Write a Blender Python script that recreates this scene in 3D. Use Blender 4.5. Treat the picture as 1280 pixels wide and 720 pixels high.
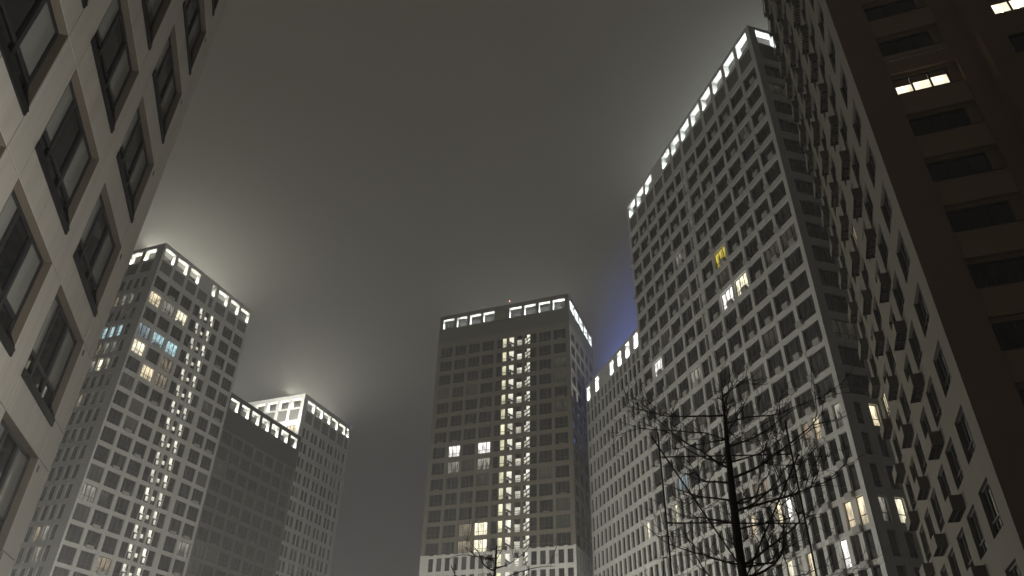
import bpy, bmesh, math, random
from mathutils import Vector, Matrix

for o in list(bpy.data.objects): bpy.data.objects.remove(o)
sc = bpy.context.scene
COL = sc.collection
R = math.radians

# ------------------------------------------------------------------ camera
cam_d = bpy.data.cameras.new('camera'); cam = bpy.data.objects.new('camera', cam_d); COL.objects.link(cam)
cam_d.sensor_width = 36.0; cam_d.lens = 36.0 * 912 / 1280; cam_d.clip_start = .1; cam_d.clip_end = 3000
up_c = Vector((29.0, -1364.0, 912.0)).normalized()          # zenith in image axes (x right, y down, z forward)
fw_c = Vector((0, 0, 1)); fh_c = (fw_c - up_c * fw_c.dot(up_c)).normalized(); rt_c = fh_c.cross(up_c)
if rt_c.x < 0: rt_c = -rt_c
W = Matrix((rt_c, fh_c, up_c))                               # image axes -> world axes
cr = W @ Vector((1, 0, 0)); cu = -(W @ Vector((0, 1, 0))); cb = -(W @ Vector((0, 0, 1)))
cam.matrix_world = Matrix(((cr.x, cu.x, cb.x, 0), (cr.y, cu.y, cb.y, 0), (cr.z, cu.z, cb.z, 1.6), (0, 0, 0, 1)))
sc.camera = cam

# ------------------------------------------------------------------ world: night overcast lit by the city
SKY = (.0495, .0455, .0358); SKY_LOW = (.0215, .0205, .0265)
w = bpy.data.worlds.new('World'); sc.world = w; w.use_nodes = True
nt = w.node_tree; nt.nodes.clear()
out = nt.nodes.new('ShaderNodeOutputWorld'); add = nt.nodes.new('ShaderNodeAddShader')
b1 = nt.nodes.new('ShaderNodeBackground'); b2 = nt.nodes.new('ShaderNodeBackground')
st = nt.nodes.new('ShaderNodeTexSky'); st.sky_type = 'NISHITA'; st.sun_disc = False
st.sun_elevation = R(-4); st.sun_rotation = R(200)
nt.links.new(st.outputs[0], b1.inputs[0]); b1.inputs[1].default_value = .01
tcw = nt.nodes.new('ShaderNodeTexCoord'); sx = nt.nodes.new('ShaderNodeSeparateXYZ'); nt.links.new(tcw.outputs['Generated'], sx.inputs[0])
mr = nt.nodes.new('ShaderNodeMapRange'); mr.interpolation_type = 'SMOOTHSTEP'; mr.inputs['From Min'].default_value = .1; mr.inputs['From Max'].default_value = .75
nt.links.new(sx.outputs['Z'], mr.inputs['Value'])
mw = nt.nodes.new('ShaderNodeMix'); mw.data_type = 'RGBA'; mw.inputs[6].default_value = (*SKY_LOW, 1); mw.inputs[7].default_value = (*SKY, 1)
nt.links.new(mr.outputs[0], mw.inputs[0])
nw = nt.nodes.new('ShaderNodeTexNoise'); nw.inputs['Scale'].default_value = 3.2; nw.inputs['Detail'].default_value = 5; nt.links.new(tcw.outputs['Generated'], nw.inputs['Vector'])
nm = nt.nodes.new('ShaderNodeMath'); nm.operation = 'MULTIPLY_ADD'; nm.inputs[1].default_value = .5; nm.inputs[2].default_value = .75; nt.links.new(nw.outputs['Fac'], nm.inputs[0])
nt.links.new(mw.outputs[2], b2.inputs[0]); nt.links.new(nm.outputs[0], b2.inputs[1])
nt.links.new(b1.outputs[0], add.inputs[0]); nt.links.new(b2.outputs[0], add.inputs[1]); nt.links.new(add.outputs[0], out.inputs[0])

vs = sc.view_settings
vs.view_transform = 'Standard'; vs.look = 'None'; vs.exposure = 0; vs.gamma = 1; vs.use_curve_mapping = False
cy = sc.cycles
cy.use_denoising = True; cy.max_bounces = 5; cy.diffuse_bounces = 3; cy.glossy_bounces = 3
cy.transmission_bounces = 3; cy.volume_bounces = 1; cy.caustics_reflective = False; cy.caustics_refractive = False
cy.sample_clamp_indirect = 2.0; cy.use_adaptive_sampling = True; cy.adaptive_threshold = .01
try: cy.denoiser = 'OPENIMAGEDENOISE'
except Exception: pass

HAZE_DENSITY = .0014
STRIP = 120.0          # crown lamp strips
LAMP_W = 7300
WASH_W = 3500
ROOF_W = 60000          # each added roof uplight, feeding the glow above the crowns

# ------------------------------------------------------------------ materials
MATS = {}
def mat(name, col, rough=.8, var=.12, scale=.6, spec=.3, bump=0., streak=0., metal=0., fine=6.):
    if name in MATS: return MATS[name]
    m = bpy.data.materials.new(name); m.use_nodes = True; n = m.node_tree; L = n.links
    p = n.nodes['Principled BSDF']; p.inputs['Roughness'].default_value = rough
    p.inputs['Specular IOR Level'].default_value = spec; p.inputs['Metallic'].default_value = metal
    g = n.nodes.new('ShaderNodeNewGeometry')
    no = n.nodes.new('ShaderNodeTexNoise'); no.inputs['Scale'].default_value = scale; no.inputs['Detail'].default_value = 5
    L.new(g.outputs['Position'], no.inputs['Vector'])
    mp = n.nodes.new('ShaderNodeMapping'); mp.inputs['Scale'].default_value = (3.0, 3.0, .12)
    L.new(g.outputs['Position'], mp.inputs[0])
    n2 = n.nodes.new('ShaderNodeTexNoise'); n2.inputs['Scale'].default_value = 1.0; n2.inputs['Detail'].default_value = 4
    L.new(mp.outputs[0], n2.inputs['Vector'])
    oi = n.nodes.new('ShaderNodeObjectInfo')
    a = n.nodes.new('ShaderNodeMath'); a.operation = 'MULTIPLY_ADD'; a.inputs[1].default_value = var * 2; a.inputs[2].default_value = 1 - var
    L.new(no.outputs['Fac'], a.inputs[0])
    b = n.nodes.new('ShaderNodeMath'); b.operation = 'MULTIPLY_ADD'; b.inputs[1].default_value = streak * 2; b.inputs[2].default_value = 1 - streak
    L.new(n2.outputs['Fac'], b.inputs[0])
    d = n.nodes.new('ShaderNodeMath'); d.operation = 'MULTIPLY_ADD'; d.inputs[1].default_value = var * .5; d.inputs[2].default_value = 1 - var * .25
    L.new(oi.outputs['Random'], d.inputs[0])
    m1 = n.nodes.new('ShaderNodeMath'); m1.operation = 'MULTIPLY'; L.new(a.outputs[0], m1.inputs[0]); L.new(b.outputs[0], m1.inputs[1])
    m2 = n.nodes.new('ShaderNodeMath'); m2.operation = 'MULTIPLY'; L.new(m1.outputs[0], m2.inputs[0]); L.new(d.outputs[0], m2.inputs[1])
    v = n.nodes.new('ShaderNodeVectorMath'); v.operation = 'SCALE'; v.inputs[0].default_value = col; L.new(m2.outputs[0], v.inputs['Scale'])
    L.new(v.outputs[0], p.inputs['Base Color'])
    if bump:
        n3 = n.nodes.new('ShaderNodeTexNoise'); n3.inputs['Scale'].default_value = fine; n3.inputs['Detail'].default_value = 8
        L.new(g.outputs['Position'], n3.inputs['Vector'])
        bp = n.nodes.new('ShaderNodeBump'); bp.inputs['Strength'].default_value = bump; bp.inputs['Distance'].default_value = .02
        L.new(n3.outputs['Fac'], bp.inputs['Height']); L.new(bp.outputs[0], p.inputs['Normal'])
    MATS[name] = m; return m

def glass(name, lo, hi, rough=.06, warp=.0):
    """pane with whatever hangs behind it: shade differs from window to window"""
    m = bpy.data.materials.new(name); m.use_nodes = True; n = m.node_tree; L = n.links
    p = n.nodes['Principled BSDF']; p.inputs['Roughness'].default_value = rough; p.inputs['Specular IOR Level'].default_value = .6
    oi = n.nodes.new('ShaderNodeObjectInfo')
    tc = n.nodes.new('ShaderNodeTexCoord')
    mp = n.nodes.new('ShaderNodeMapping'); mp.inputs['Scale'].default_value = (2.6, 1, .25); L.new(tc.outputs['Object'], mp.inputs[0])
    vm = n.nodes.new('ShaderNodeVectorMath'); vm.operation = 'ADD'; L.new(mp.outputs[0], vm.inputs[0])
    sc_ = n.nodes.new('ShaderNodeMath'); sc_.operation = 'MULTIPLY'; sc_.inputs[1].default_value = 57; L.new(oi.outputs['Random'], sc_.inputs[0])
    cx = n.nodes.new('ShaderNodeCombineXYZ'); L.new(sc_.outputs[0], cx.inputs[0]); L.new(sc_.outputs[0], cx.inputs[1]); L.new(cx.outputs[0], vm.inputs[1])
    no = n.nodes.new('ShaderNodeTexNoise'); no.inputs['Scale'].default_value = 1.0; no.inputs['Detail'].default_value = 3; L.new(vm.outputs[0], no.inputs['Vector'])
    mu = n.nodes.new('ShaderNodeMath'); mu.operation = 'MULTIPLY'
    pw = n.nodes.new('ShaderNodeMath'); pw.operation = 'POWER'; pw.inputs[1].default_value = 2.2; L.new(oi.outputs['Random'], pw.inputs[0])
    rg = n.nodes.new('ShaderNodeMapRange'); rg.inputs['From Min'].default_value = .42; rg.inputs['From Max'].default_value = .62; L.new(no.outputs['Fac'], rg.inputs['Value'])
    L.new(pw.outputs[0], mu.inputs[0]); L.new(rg.outputs[0], mu.inputs[1])
    mx = n.nodes.new('ShaderNodeMix'); mx.data_type = 'RGBA'; mx.inputs[6].default_value = (*lo, 1); mx.inputs[7].default_value = (*hi, 1)
    L.new(mu.outputs[0], mx.inputs[0]); L.new(mx.outputs[2], p.inputs['Base Color'])
    MATS[name] = m; return m

def lit(name, col, strength, stripes=3.2, lo=.35, base=(.1, .1, .1)):
    """lit room seen through curtains"""
    m = bpy.data.materials.new(name); m.use_nodes = True; n = m.node_tree; L = n.links
    p = n.nodes['Principled BSDF']; p.inputs['Roughness'].default_value = .2; p.inputs['Base Color'].default_value = (*base, 1)
    oi = n.nodes.new('ShaderNodeObjectInfo'); tc = n.nodes.new('ShaderNodeTexCoord')
    mp = n.nodes.new('ShaderNodeMapping'); mp.inputs['Scale'].default_value = (stripes, 1, .7); L.new(tc.outputs['Object'], mp.inputs[0])
    sc_ = n.nodes.new('ShaderNodeMath'); sc_.operation = 'MULTIPLY'; sc_.inputs[1].default_value = 91; L.new(oi.outputs['Random'], sc_.inputs[0])
    cx = n.nodes.new('ShaderNodeCombineXYZ'); L.new(sc_.outputs[0], cx.inputs[0]); L.new(sc_.outputs[0], cx.inputs[1])
    vm = n.nodes.new('ShaderNodeVectorMath'); vm.operation = 'ADD'; L.new(mp.outputs[0], vm.inputs[0]); L.new(cx.outputs[0], vm.inputs[1])
    no = n.nodes.new('ShaderNodeTexNoise'); no.inputs['Scale'].default_value = 1; no.inputs['Detail'].default_value = 3; L.new(vm.outputs[0], no.inputs['Vector'])
    rg = n.nodes.new('ShaderNodeMapRange'); rg.inputs['From Min'].default_value = .36; rg.inputs['From Max'].default_value = .6
    rg.inputs['To Min'].default_value = lo * strength; rg.inputs['To Max'].default_value = strength; L.new(no.outputs['Fac'], rg.inputs['Value'])
    sz = n.nodes.new('ShaderNodeSeparateXYZ'); L.new(tc.outputs['Object'], sz.inputs[0])
    vr = n.nodes.new('ShaderNodeMapRange'); vr.inputs['From Min'].default_value = -1.2; vr.inputs['From Max'].default_value = .9; vr.inputs['To Min'].default_value = .5; vr.inputs['To Max'].default_value = 1.15
    L.new(sz.outputs['Z'], vr.inputs['Value'])
    rv = n.nodes.new('ShaderNodeMath'); rv.operation = 'MULTIPLY_ADD'; rv.inputs[1].default_value = .5; rv.inputs[2].default_value = .75; L.new(oi.outputs['Random'], rv.inputs[0])
    e1 = n.nodes.new('ShaderNodeMath'); e1.operation = 'MULTIPLY'; L.new(rg.outputs[0], e1.inputs[0]); L.new(vr.outputs[0], e1.inputs[1])
    e2 = n.nodes.new('ShaderNodeMath'); e2.operation = 'MULTIPLY'; L.new(e1.outputs[0], e2.inputs[0]); L.new(rv.outputs[0], e2.inputs[1])
    L.new(e2.outputs[0], p.inputs['Emission Strength']); p.inputs['Emission Color'].default_value = (*col, 1)
    MATS[name] = m; return m

def emis(name, col, s):
    m = bpy.data.materials.new(name); m.use_nodes = True; p = m.node_tree.nodes['Principled BSDF']
    p.inputs['Base Color'].default_value = (.6, .6, .6, 1); p.inputs['Emission Color'].default_value = (*col, 1); p.inputs['Emission Strength'].default_value = s
    MATS[name] = m; return m

WHITE = mat('facade_light_panel', (.60, .595, .565), .75, .11, .35, .3, .15, .16)
WHITE2 = mat('facade_pale_base', (.68, .675, .64), .75, .08, .35, .3, .15, .08)
GREYP = mat('blind_panel_grey', (.17, .168, .155), .7, .08, .4)
TAUPE = mat('facade_taupe_panel', (.165, .150, .115), .75, .12, .3, .3, .15, .12)
TAUPED = mat('blind_panel_taupe', (.125, .115, .09), .75, .1, .3)
DARKG = mat('facade_charcoal_panel', (.036, .036, .035), .7, .12, .3, .3, .1, .1)
DARKG2 = mat('facade_charcoal_rib', (.115, .113, .108), .7, .12, .3, .3, .1, .1)
BEIGE = mat('beige_cladding', (.47, .443, .392), .7, .08, .6, .3, .14, .20, fine=40)
BEIGE2 = mat('beige_render', (.19, .176, .148), .85, .08, .3, .2, .2, .10, fine=25)
BROWN = mat('brown_render', (.30, .212, .14), .9, .2, .3, .15, .2, .08, fine=25)
BROWN2 = mat('red_brown_panel', (.38, .265, .175), .85, .10, .4, .2)
CORE = mat('shadow_backing', (.015, .015, .014), .9, .1)
FRAME = mat('anthracite_frame', (.022, .022, .024), .45, .1, 2., .4)
FRAME2 = mat('dark_grey_frame', (.045, .044, .041), .5, .1, 2., .4)
BRONZE = mat('bronze_casing', (.115, .096, .074), .55, .1, 1., .4)
REVEAL = mat('white_reveal', (.78, .78, .74), .8, .04)
PENT = mat('roof_wall', (.10, .10, .095), .85, .1)
BASKET = mat('grey_louvre', (.40, .395, .37), .6, .12, 2.)
BASKETB = mat('basket_brown', (.15, .132, .105), .75, .2, 1.)
BASKETD = mat('dark_basket', (.10, .09, .07), .7, .15, 2.)
BARK = mat('wet_bark', (.045, .039, .031), .85, .3, 6., .3, .8, fine=30)
POLE = mat('dark_pole', (.02, .018, .016), .7, .2, 3.)
LAMPM = mat('lamp_metal', (.12, .12, .12), .4, .1, 2., .5, metal=.6)
ASPH = mat('asphalt', (.055, .054, .052), .6, .25, .4, .4, .3)
PAVE = mat('paving', (.24, .235, .22), .7, .15, .6, .3, .3)
GL = glass('window_glass', (.009, .0095, .010), (.085, .082, .071))
GLT = glass('window_glass_dim', (.008, .008, .008), (.05, .047, .039))
GLN = glass('clear_dark_glass', (.006, .007, .009), (.012, .013, .015), .03)
GLN.node_tree.nodes['Principled BSDF'].inputs['Specular IOR Level'].default_value = .35
GLB = mat('pale_blind_glass', (.27, .275, .25), .12, .06, .8, .5)
LW = lit('lit_warm', (1.0, .84, .56), 1.35)
LY = lit('lit_yellow', (1.0, .80, .10), .75, 5, .1)
LC = lit('lit_cream', (1.0, .92, .66), 2.0)
LWH = lit('lit_white', (1.0, .97, .92), 1.9)
LB = lit('lit_cyan', (.62, .93, 1.0), 1.1)
LD = lit('lit_dim', (1.0, .94, .78), .34, 4, .06)
LDW = lit('lit_dim_warm', (1.0, .80, .54), .30, 4, .08)
LF = lit('lit_faint', (1.0, .88, .66), .045, 4, .1, (.03, .03, .03))
LDB = lit('lit_dim_blue', (.7, .9, 1.0), .40, 4, .1)
LS = lit('lit_stairwell', (1.0, .965, .80), 1.15, 1.2, .55)
LSG = lit('lit_stairwell_yellow', (1.0, .95, .62), 1.1, 1.5, .6)
LLOG = lit('lit_loggia', (1.0, .90, .66), 2.4, 1.2, .5)
STRIPM = emis('lamp_strip_white', (1.0, .985, .88), STRIP)
STRIPC = emis('lamp_strip_cool', (.93, 1.0, 1.0), STRIP)
SILLD = mat('sill_black', (.010, .010, .011), .5, .1, 2., .2)
STRIPW = emis('lamp_strip_bright', (.95, 1.0, 1.0), STRIP * 3)
BLUEM = emis('blue_lamp', (.25, .35, 1.0), 30)
REDM = emis('red_beacon', (1.0, .2, .12), 3)
GLOBE = emis('globe_lamp', (1.0, .93, .80), 30)
LITM = dict(w=LW, y=LY, c=LC, W=LWH, b=LB, d=LD, D=LDW, B=LDB, f=LF, s=LS, g=LSG, l=LLOG)

# ------------------------------------------------------------------ mesh helpers
class MB:
    def __init__(s): s.v = []; s.f = []
    def box(s, x0, x1, y0, y1, z0, z1):
        b = len(s.v)
        s.v += [(x0, y0, z0), (x1, y0, z0), (x1, y1, z0), (x0, y1, z0), (x0, y0, z1), (x1, y0, z1), (x1, y1, z1), (x0, y1, z1)]
        s.f += [tuple(b + i for i in q) for q in ((0, 3, 2, 1), (4, 5, 6, 7), (0, 1, 5, 4), (1, 2, 6, 5), (2, 3, 7, 6), (3, 0, 4, 7))]
        return s
    def bar(s, p, q, r, y0, y1):
        """flat bar in the facade plane from p to q (x,z), half width r, between depths"""
        dx, dz = q[0] - p[0], q[1] - p[1]; l = math.hypot(dx, dz); nx, nz = -dz / l * r, dx / l * r
        c = [(p[0] + nx, p[1] + nz), (p[0] - nx, p[1] - nz), (q[0] - nx, q[1] - nz), (q[0] + nx, q[1] + nz)]
        b = len(s.v); s.v += [(a, y0, d) for a, d in c] + [(a, y1, d) for a, d in c]
        s.f += [tuple(b + i for i in qd) for qd in ((0, 1, 2, 3), (7, 6, 5, 4), (0, 4, 5, 1), (1, 5, 6, 2), (2, 6, 7, 3), (3, 7, 4, 0))]
        return s
    def tube(s, pts, rad, n=6, cap=True):
        b = len(s.v); k = len(pts); prev = None
        for i, p in enumerate(pts):
            t = (pts[min(i + 1, k - 1)] - pts[max(i - 1, 0)])
            t = t.normalized() if t.length > 1e-6 else Vector((0, 0, 1))
            a = Vector((0, 0, 1)).cross(t)
            if a.length < .2: a = Vector((1, 0, 0)).cross(t)
            a.normalize()
            if prev is not None and a.dot(prev) < 0: a = -a
            prev = a; c = t.cross(a)
            for j in range(n):
                th = 2 * math.pi * j / n
                q = p + (a * math.cos(th) + c * math.sin(th)) * rad[i]; s.v.append((q.x, q.y, q.z))
        for i in range(k - 1):
            for j in range(n):
                s.f.append((b + i * n + j, b + i * n + (j + 1) % n, b + (i + 1) * n + (j + 1) % n, b + (i + 1) * n + j))
        if cap: s.f.append(tuple(b + j for j in reversed(range(n)))); s.f.append(tuple(b + (k - 1) * n + j for j in range(n)))
        return s
    def mesh(s, name, m):
        me = bpy.data.meshes.new(name); me.from_pydata(s.v, [], s.f); me.materials.append(m); me.update(); return me

CACHE = {}
def put(name, me, parent, loc=(0, 0, 0), rz=0.):
    o = bpy.data.objects.new(name, me); COL.objects.link(o)
    if parent is not None: o.parent = parent
    o.location = loc; o.rotation_euler = (0, 0, rz); return o
def root(name, loc, label, cat, group=None):
    o = bpy.data.objects.new(name, None); COL.objects.link(o); o.location = loc; o.empty_display_size = .5
    o['label'] = label; o['category'] = cat
    if group: o['group'] = group
    return o

def azv(az): return Vector((math.sin(R(az)), math.cos(R(az)), 0))
def corner(az, d): return azv(az) * d

class Face:
    """a facade: u runs from the corner; outward is local -y. flip: the corner is the right-hand end seen from outside"""
    def __init__(s, parent, az, flip, off=(0, 0, 0)):
        s.p = parent; s.flip = flip; s.u = azv(az); s.x = -s.u if flip else s.u
        s.rz = math.atan2(s.x.y, s.x.x); s.y = Vector((-s.x.y, s.x.x, 0)); s.off = Vector(off)
    def X(s, u0, u1): return (-u1, -u0) if s.flip else (u0, u1)
    def loc(s, x, y, z): return s.off + s.x * x + s.y * y + Vector((0, 0, z))
    def box(s, name, u0, u1, y0, y1, z0, z1, m, parent=None):
        x0, x1 = s.X(u0, u1); dx, dy, dz = x1 - x0, y1 - y0, z1 - z0
        k = ('box', round(dx, 3), round(dy, 3), round(dz, 3), m.name)
        if k not in CACHE: CACHE[k] = MB().box(-dx / 2, dx / 2, 0, dy, -dz / 2, dz / 2).mesh(name, m)
        return put(name, CACHE[k], parent or s.p, s.loc((x0 + x1) / 2, y0, (z0 + z1) / 2), s.rz)
    def put(s, name, me, u, y, z, parent=None):
        x = -u if s.flip else u
        return put(name, me, parent or s.p, s.loc(x, y, z), s.rz)

def frame_mesh(kind, w, h, m=FRAME, d=.10):
    """window frame centred at 0, local y 0..d"""
    k = ('fr', kind, round(w, 2), round(h, 2), m.name)
    if k in CACHE: return CACHE[k]
    b = MB(); t = .04 if kind[0] == 's' else .075; x, z = w / 2, h / 2
    b.box(-x, -x + t, 0, d, -z, z).box(x - t, x, 0, d, -z, z).box(-x + t, x - t, 0, d, -z, -z + t).box(-x + t, x - t, 0, d, z - t, z)
    if kind == 'three':
        for c in (-1, 1): b.box(c * w / 6 - .045, c * w / 6 + .045, .003, d, -z + t, z - t)
        b.box(-x + t, x - t, .006, d - .003, -z + h * .30, -z + h * .30 + .07)
    elif kind == 'wide':
        for c in (-1, 1): b.box(c * w / 6 - .05, c * w / 6 + .05, .003, d, -z + t, z - t)
    elif kind == 'narrow':
        b.box(-x + t, x - t, .006, d, -z + h * .33, -z + h * .33 + .07)
    elif kind == 'sa':     # stairwell slot: rail bars low down
        b.box(-x + t, x - t, .006, d, -z + h * .34, -z + h * .34 + .08); b.box(-x + t, x - t, .006, d, -z + t, -z + h * .10)
    elif kind == 'sb':     # a stair flight crosses the opening
        b.bar((-x, z * .1), (x, -z * .5), h * .07, .01, d); b.box(-x + t, -x + w * .45, .01, d, -z, -z + h * .36); b.box(-x, x, .012, d, -z + h * .2, -z + h * .2 + .06)
    elif kind == 'sc':     # landing: dark upper half, bars
        b.box(-x, x, .01, d, z * .22, z - .05); b.box(-x, x, .006, d, -z * .38, -z * .38 + .07); b.box(-x, x, .006, d, -z * .72, -z * .72 + .06)
    elif kind == 'sd':
        b.box(-x, -x + w * .4, .01, d, z * .3, z); b.bar((-x, -z * .2), (x, z * .5), h * .05, .012, d); b.bar((-x, -z), (x, -z * .3), h * .05, .012, d)
        b.box(-x, x, .006, d, -z * .62, -z * .62 + .06); b.box(-.05, .05, .004, d, -z, 0)
    elif kind == 'sT':     # lit landing above, a half-width light below
        b.box(-x, -x + w * .48, .01, d, -z, -z + h * .46); b.box(-x, x, .012, d, -z + h * .44, -z + h * .52); b.box(x - w * .22, x, .014, d, z * .2, z)
        b.box(-x, x, .008, d, -z, -z + h * .12)
    elif kind == 'sM':     # only a small lit spot
        b.box(-x, x, .01, d, z * .12, z); b.box(-x, x, .01, d, -z, -z * .42); b.box(-x, -x + w * .22, .012, d, -z * .45, z * .15); b.box(x - w * .2, x, .012, d, -z * .45, z * .15)
    CACHE[k] = b.mesh('window', m); return CACHE[k]

RF = random.Random(77)
def window(F, u0, u1, z0, z1, kind, pm, y=.24, fm=FRAME, bulk=None):
    w, h = u1 - u0, z1 - z0
    if bulk is not None:
        bulk.append((F, u0, u1, z0, z1)); return None
    f = F.put('window', frame_mesh(kind, w, h, fm), (u0 + u1) / 2, y, (z0 + z1) / 2)
    k = ('pane', round(w, 2), round(h, 2), pm.name)
    if k not in CACHE: CACHE[k] = MB().box(-w / 2 + .03, w / 2 - .03, 0, .02, -h / 2 + .03, h / 2 - .03).mesh('pane', pm)
    put('pane', CACHE[k], f, (0, .055, 0))
    return f

def gaps(cells, a, b):
    out = []; cur = a
    for c in sorted((c[0], c[1]) for c in cells):
        if c[0] - cur > .02: out.append((cur, c[0]))
        cur = max(cur, c[1])
    if b - cur > .02: out.append((cur, b))
    return out

DEP = .42
def facade(F, width, cells, rows, ztop, zsplit=None, lcells=None, wm=WHITE, lm=None, um=None, start=0., lits={}, gm=GL, zbot=0., wh=2.35,
           baskets=None, rf=.05, end=None, stair=None, wallbulk=None, far=lambda c, low: low and c >= 12, bm=None, fm=FRAME2):
    """rows: window centre heights, highest first. lits: {(cell,row): code}. um: pier/band material above the split, lm below"""
    um = um or wm; lm = lm or wm; bm = bm or um
    end = width if end is None else end
    zs = zsplit if zsplit is not None else zbot
    for a, b in gaps(cells, start, end): F.box('pier', a, b, 0, DEP, zs, ztop, um)
    if zsplit is not None:
        for a, b in gaps(lcells, start, end): F.box('pier', a, b, 0, DEP, zbot, zs - .004, lm)
    ins = .05
    edges = []
    for i, zc in enumerate(rows): edges.append((zc + wh / 2, zc - wh / 2))
    prev = ztop
    for i, (t, b) in enumerate(edges):
        m = bm if (zsplit is None or t > zsplit - .3) else lm
        if prev - t > .03: F.box('floor_band', start + ins, end - ins, .004, DEP, t, prev - (.002 if i == 0 else 0), m)
        prev = b
    F.box('floor_band', start + ins, end - ins, .004, DEP, zbot, prev, lm if zsplit is not None else bm)
    for r, zc in enumerate(rows):
        low = zsplit is not None and zc < zsplit
        for c, cell in enumerate(lcells if low else cells):
            u0, u1 = cell[0], cell[1]; kind = cell[2] if len(cell) > 2 else ('narrow' if low else 'three')
            code = lits.get((c, r)) or ('f' if RF.random() < rf else None); pm = LITM[code] if code else gm
            if kind[0] == 's': pm = LSG if kind == 'sa' and len(cell) > 3 else LS
            if kind == 'dark': kind, pm = 'narrow', gm
            window(F, u0, u1, zc - wh / 2, zc + wh / 2, kind, pm, fm=FRAME if code or kind[0] == 's' else fm,
                   bulk=wallbulk if (wallbulk is not None and far(c, low) and code in (None, 'f')) else None)

def join_windows(bulk):
    """the smallest windows of a tower, past the first 300, as one piece"""
    fb = MB(); pb = MB(); F = bulk[0][0]
    for F, u0, u1, z0, z1 in bulk:
        x0, x1 = F.X(u0, u1); t = .07
        for q in ((x0, x0 + t, z0, z1), (x1 - t, x1, z0, z1), (x0 + t, x1 - t, z0, z0 + t), (x0 + t, x1 - t, z1 - t, z1), (x0 + t, x1 - t, z0 + .8, z0 + .87)): fb.box(q[0], q[1], .24, .34, q[2], q[3])
        pb.box(x0 + .03, x1 - .03, .295, .315, z0 + .03, z1 - .03)
    o1 = F.put('small_window', fb.mesh('small_window', FRAME2), 0, 0, 0); o1['kind'] = 'stuff'
    o2 = put('small_pane', pb.mesh('small_pane', GL), o1); o2['kind'] = 'stuff'

def crown(F, width, opens, z0, z1, roof, wm, strip=STRIPM, start=0., end=None, dep=.9, lamp=True, skip=()):
    end = width if end is None else end
    F.box('crown_beam', start, end, 0, dep, z1, roof, wm)
    F.box('soffit_lining', start + .02, end - .02, .06, dep - .02, z1 - .03, z1 - .003, REVEAL)
    for a, b in gaps(opens, start, end): F.box('crown_pier', a, b, .002, dep - .002, z0, z1 - .031, wm)
    F.box('parapet', start, end, .001, dep, z0 - .35, z0, wm)
    for i, (a, b) in enumerate(opens):
        F.box('reveal_lining', a - .0, a + .025, .05, dep - .03, z0 + .002, z1 - .033, REVEAL)
        F.box('reveal_lining', b - .025, b + .0, .05, dep - .03, z0 + .002, z1 - .033, REVEAL)
        if lamp and i not in skip:
            F.box('lamp_strip', a + .15, b - .15, dep * .55, dep * .55 + .14, z0 + .004, z0 + .07, strip)

def added_roof_lamps(F1, F2, w1, w2, z, n, k=1.0, col=(1.0, .985, .90)):
    """added uplights, unseen behind the roof edge, to strengthen the glow in the haze"""
    for i in range(n):
        q = F1.u * (w1 * (i + .5) / n) + F2.u * 6.5
        o = put('unseen_flood_lamp', CACHE.setdefault('rl', MB().box(-.2, .2, -.2, .2, 0, .3).box(-.04, .04, -.04, .04, -4, 0).mesh('unseen_flood_lamp', LAMPM)), F1.p, (q.x, q.y, z + 1.2))
        ld = bpy.data.lights.new('added_roof_light', 'SPOT'); ld.energy = ROOF_W * k; ld.color = col; ld.shadow_soft_size = .2; ld.spot_size = R(178); ld.spot_blend = .5  # extra source added to light the haze over the roof
        lo = bpy.data.objects.new('added_roof_light', ld); COL.objects.link(lo); lo.parent = o; lo.location = (0, 0, .5); lo.rotation_euler = (R(180), 0, 0)

def body(rt, F1, w1, F2, w2, ztop, m=CORE, name='wall', roof=None, pm=PENT, pent=True):
    """core block between two perpendicular faces F1 (width w1) and F2 (width w2), inset by the facade depth"""
    a, b = F1.u, F2.u
    def quad(i0, i1, j0, j1, z0, z1, mm, nm):
        P = [a * i + b * j for i, j in ((i0, j0), (i1, j0), (i1, j1), (i0, j1))]
        me = bpy.data.meshes.new(nm); v = [(p.x, p.y, z0) for p in P] + [(p.x, p.y, z1) for p in P]
        fs = [(0, 3, 2, 1), (4, 5, 6, 7), (0, 1, 5, 4), (1, 2, 6, 5), (2, 3, 7, 6), (3, 0, 4, 7)]
        if a.cross(b).z < 0: fs = [tuple(reversed(f)) for f in fs]
        me.from_pydata(v, [], fs); me.materials.append(mm); me.update(); return put(nm, me, rt)
    quad(DEP, w1, DEP, w2, 0, ztop, m, name)
    if roof:
        quad(w1 - .35, w1, .9, w2, ztop, roof, pm, 'rear_wall'); quad(.9, w1 - .35, w2 - .35, w2, ztop, roof, pm, 'rear_wall')
        if pent: quad(2.6, w1 - 3, 2.6, w2 - 3, ztop, roof - .5, pm, 'roof_house')

AL, BE = 21.0, -15.8
def rows_q(z0, d, c, n): return [z0 - d * k + c * k * k for k in range(n)]

# ------------------------------------------------------------------ ground
def sheet(name, x0, x1, y0, y1, z, m):
    me = bpy.data.meshes.new(name); me.from_pydata([(x0, y0, z), (x1, y0, z), (x1, y1, z), (x0, y1, z)], [], [(0, 1, 2, 3)]); me.materials.append(m)
    o = put(name, me, None); o['kind'] = 'structure'; return o
sheet('ground', -700, 700, -500, 900, -.02, ASPH)
sheet('pavement', -60, 30, 4, 150, .0, PAVE)

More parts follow.
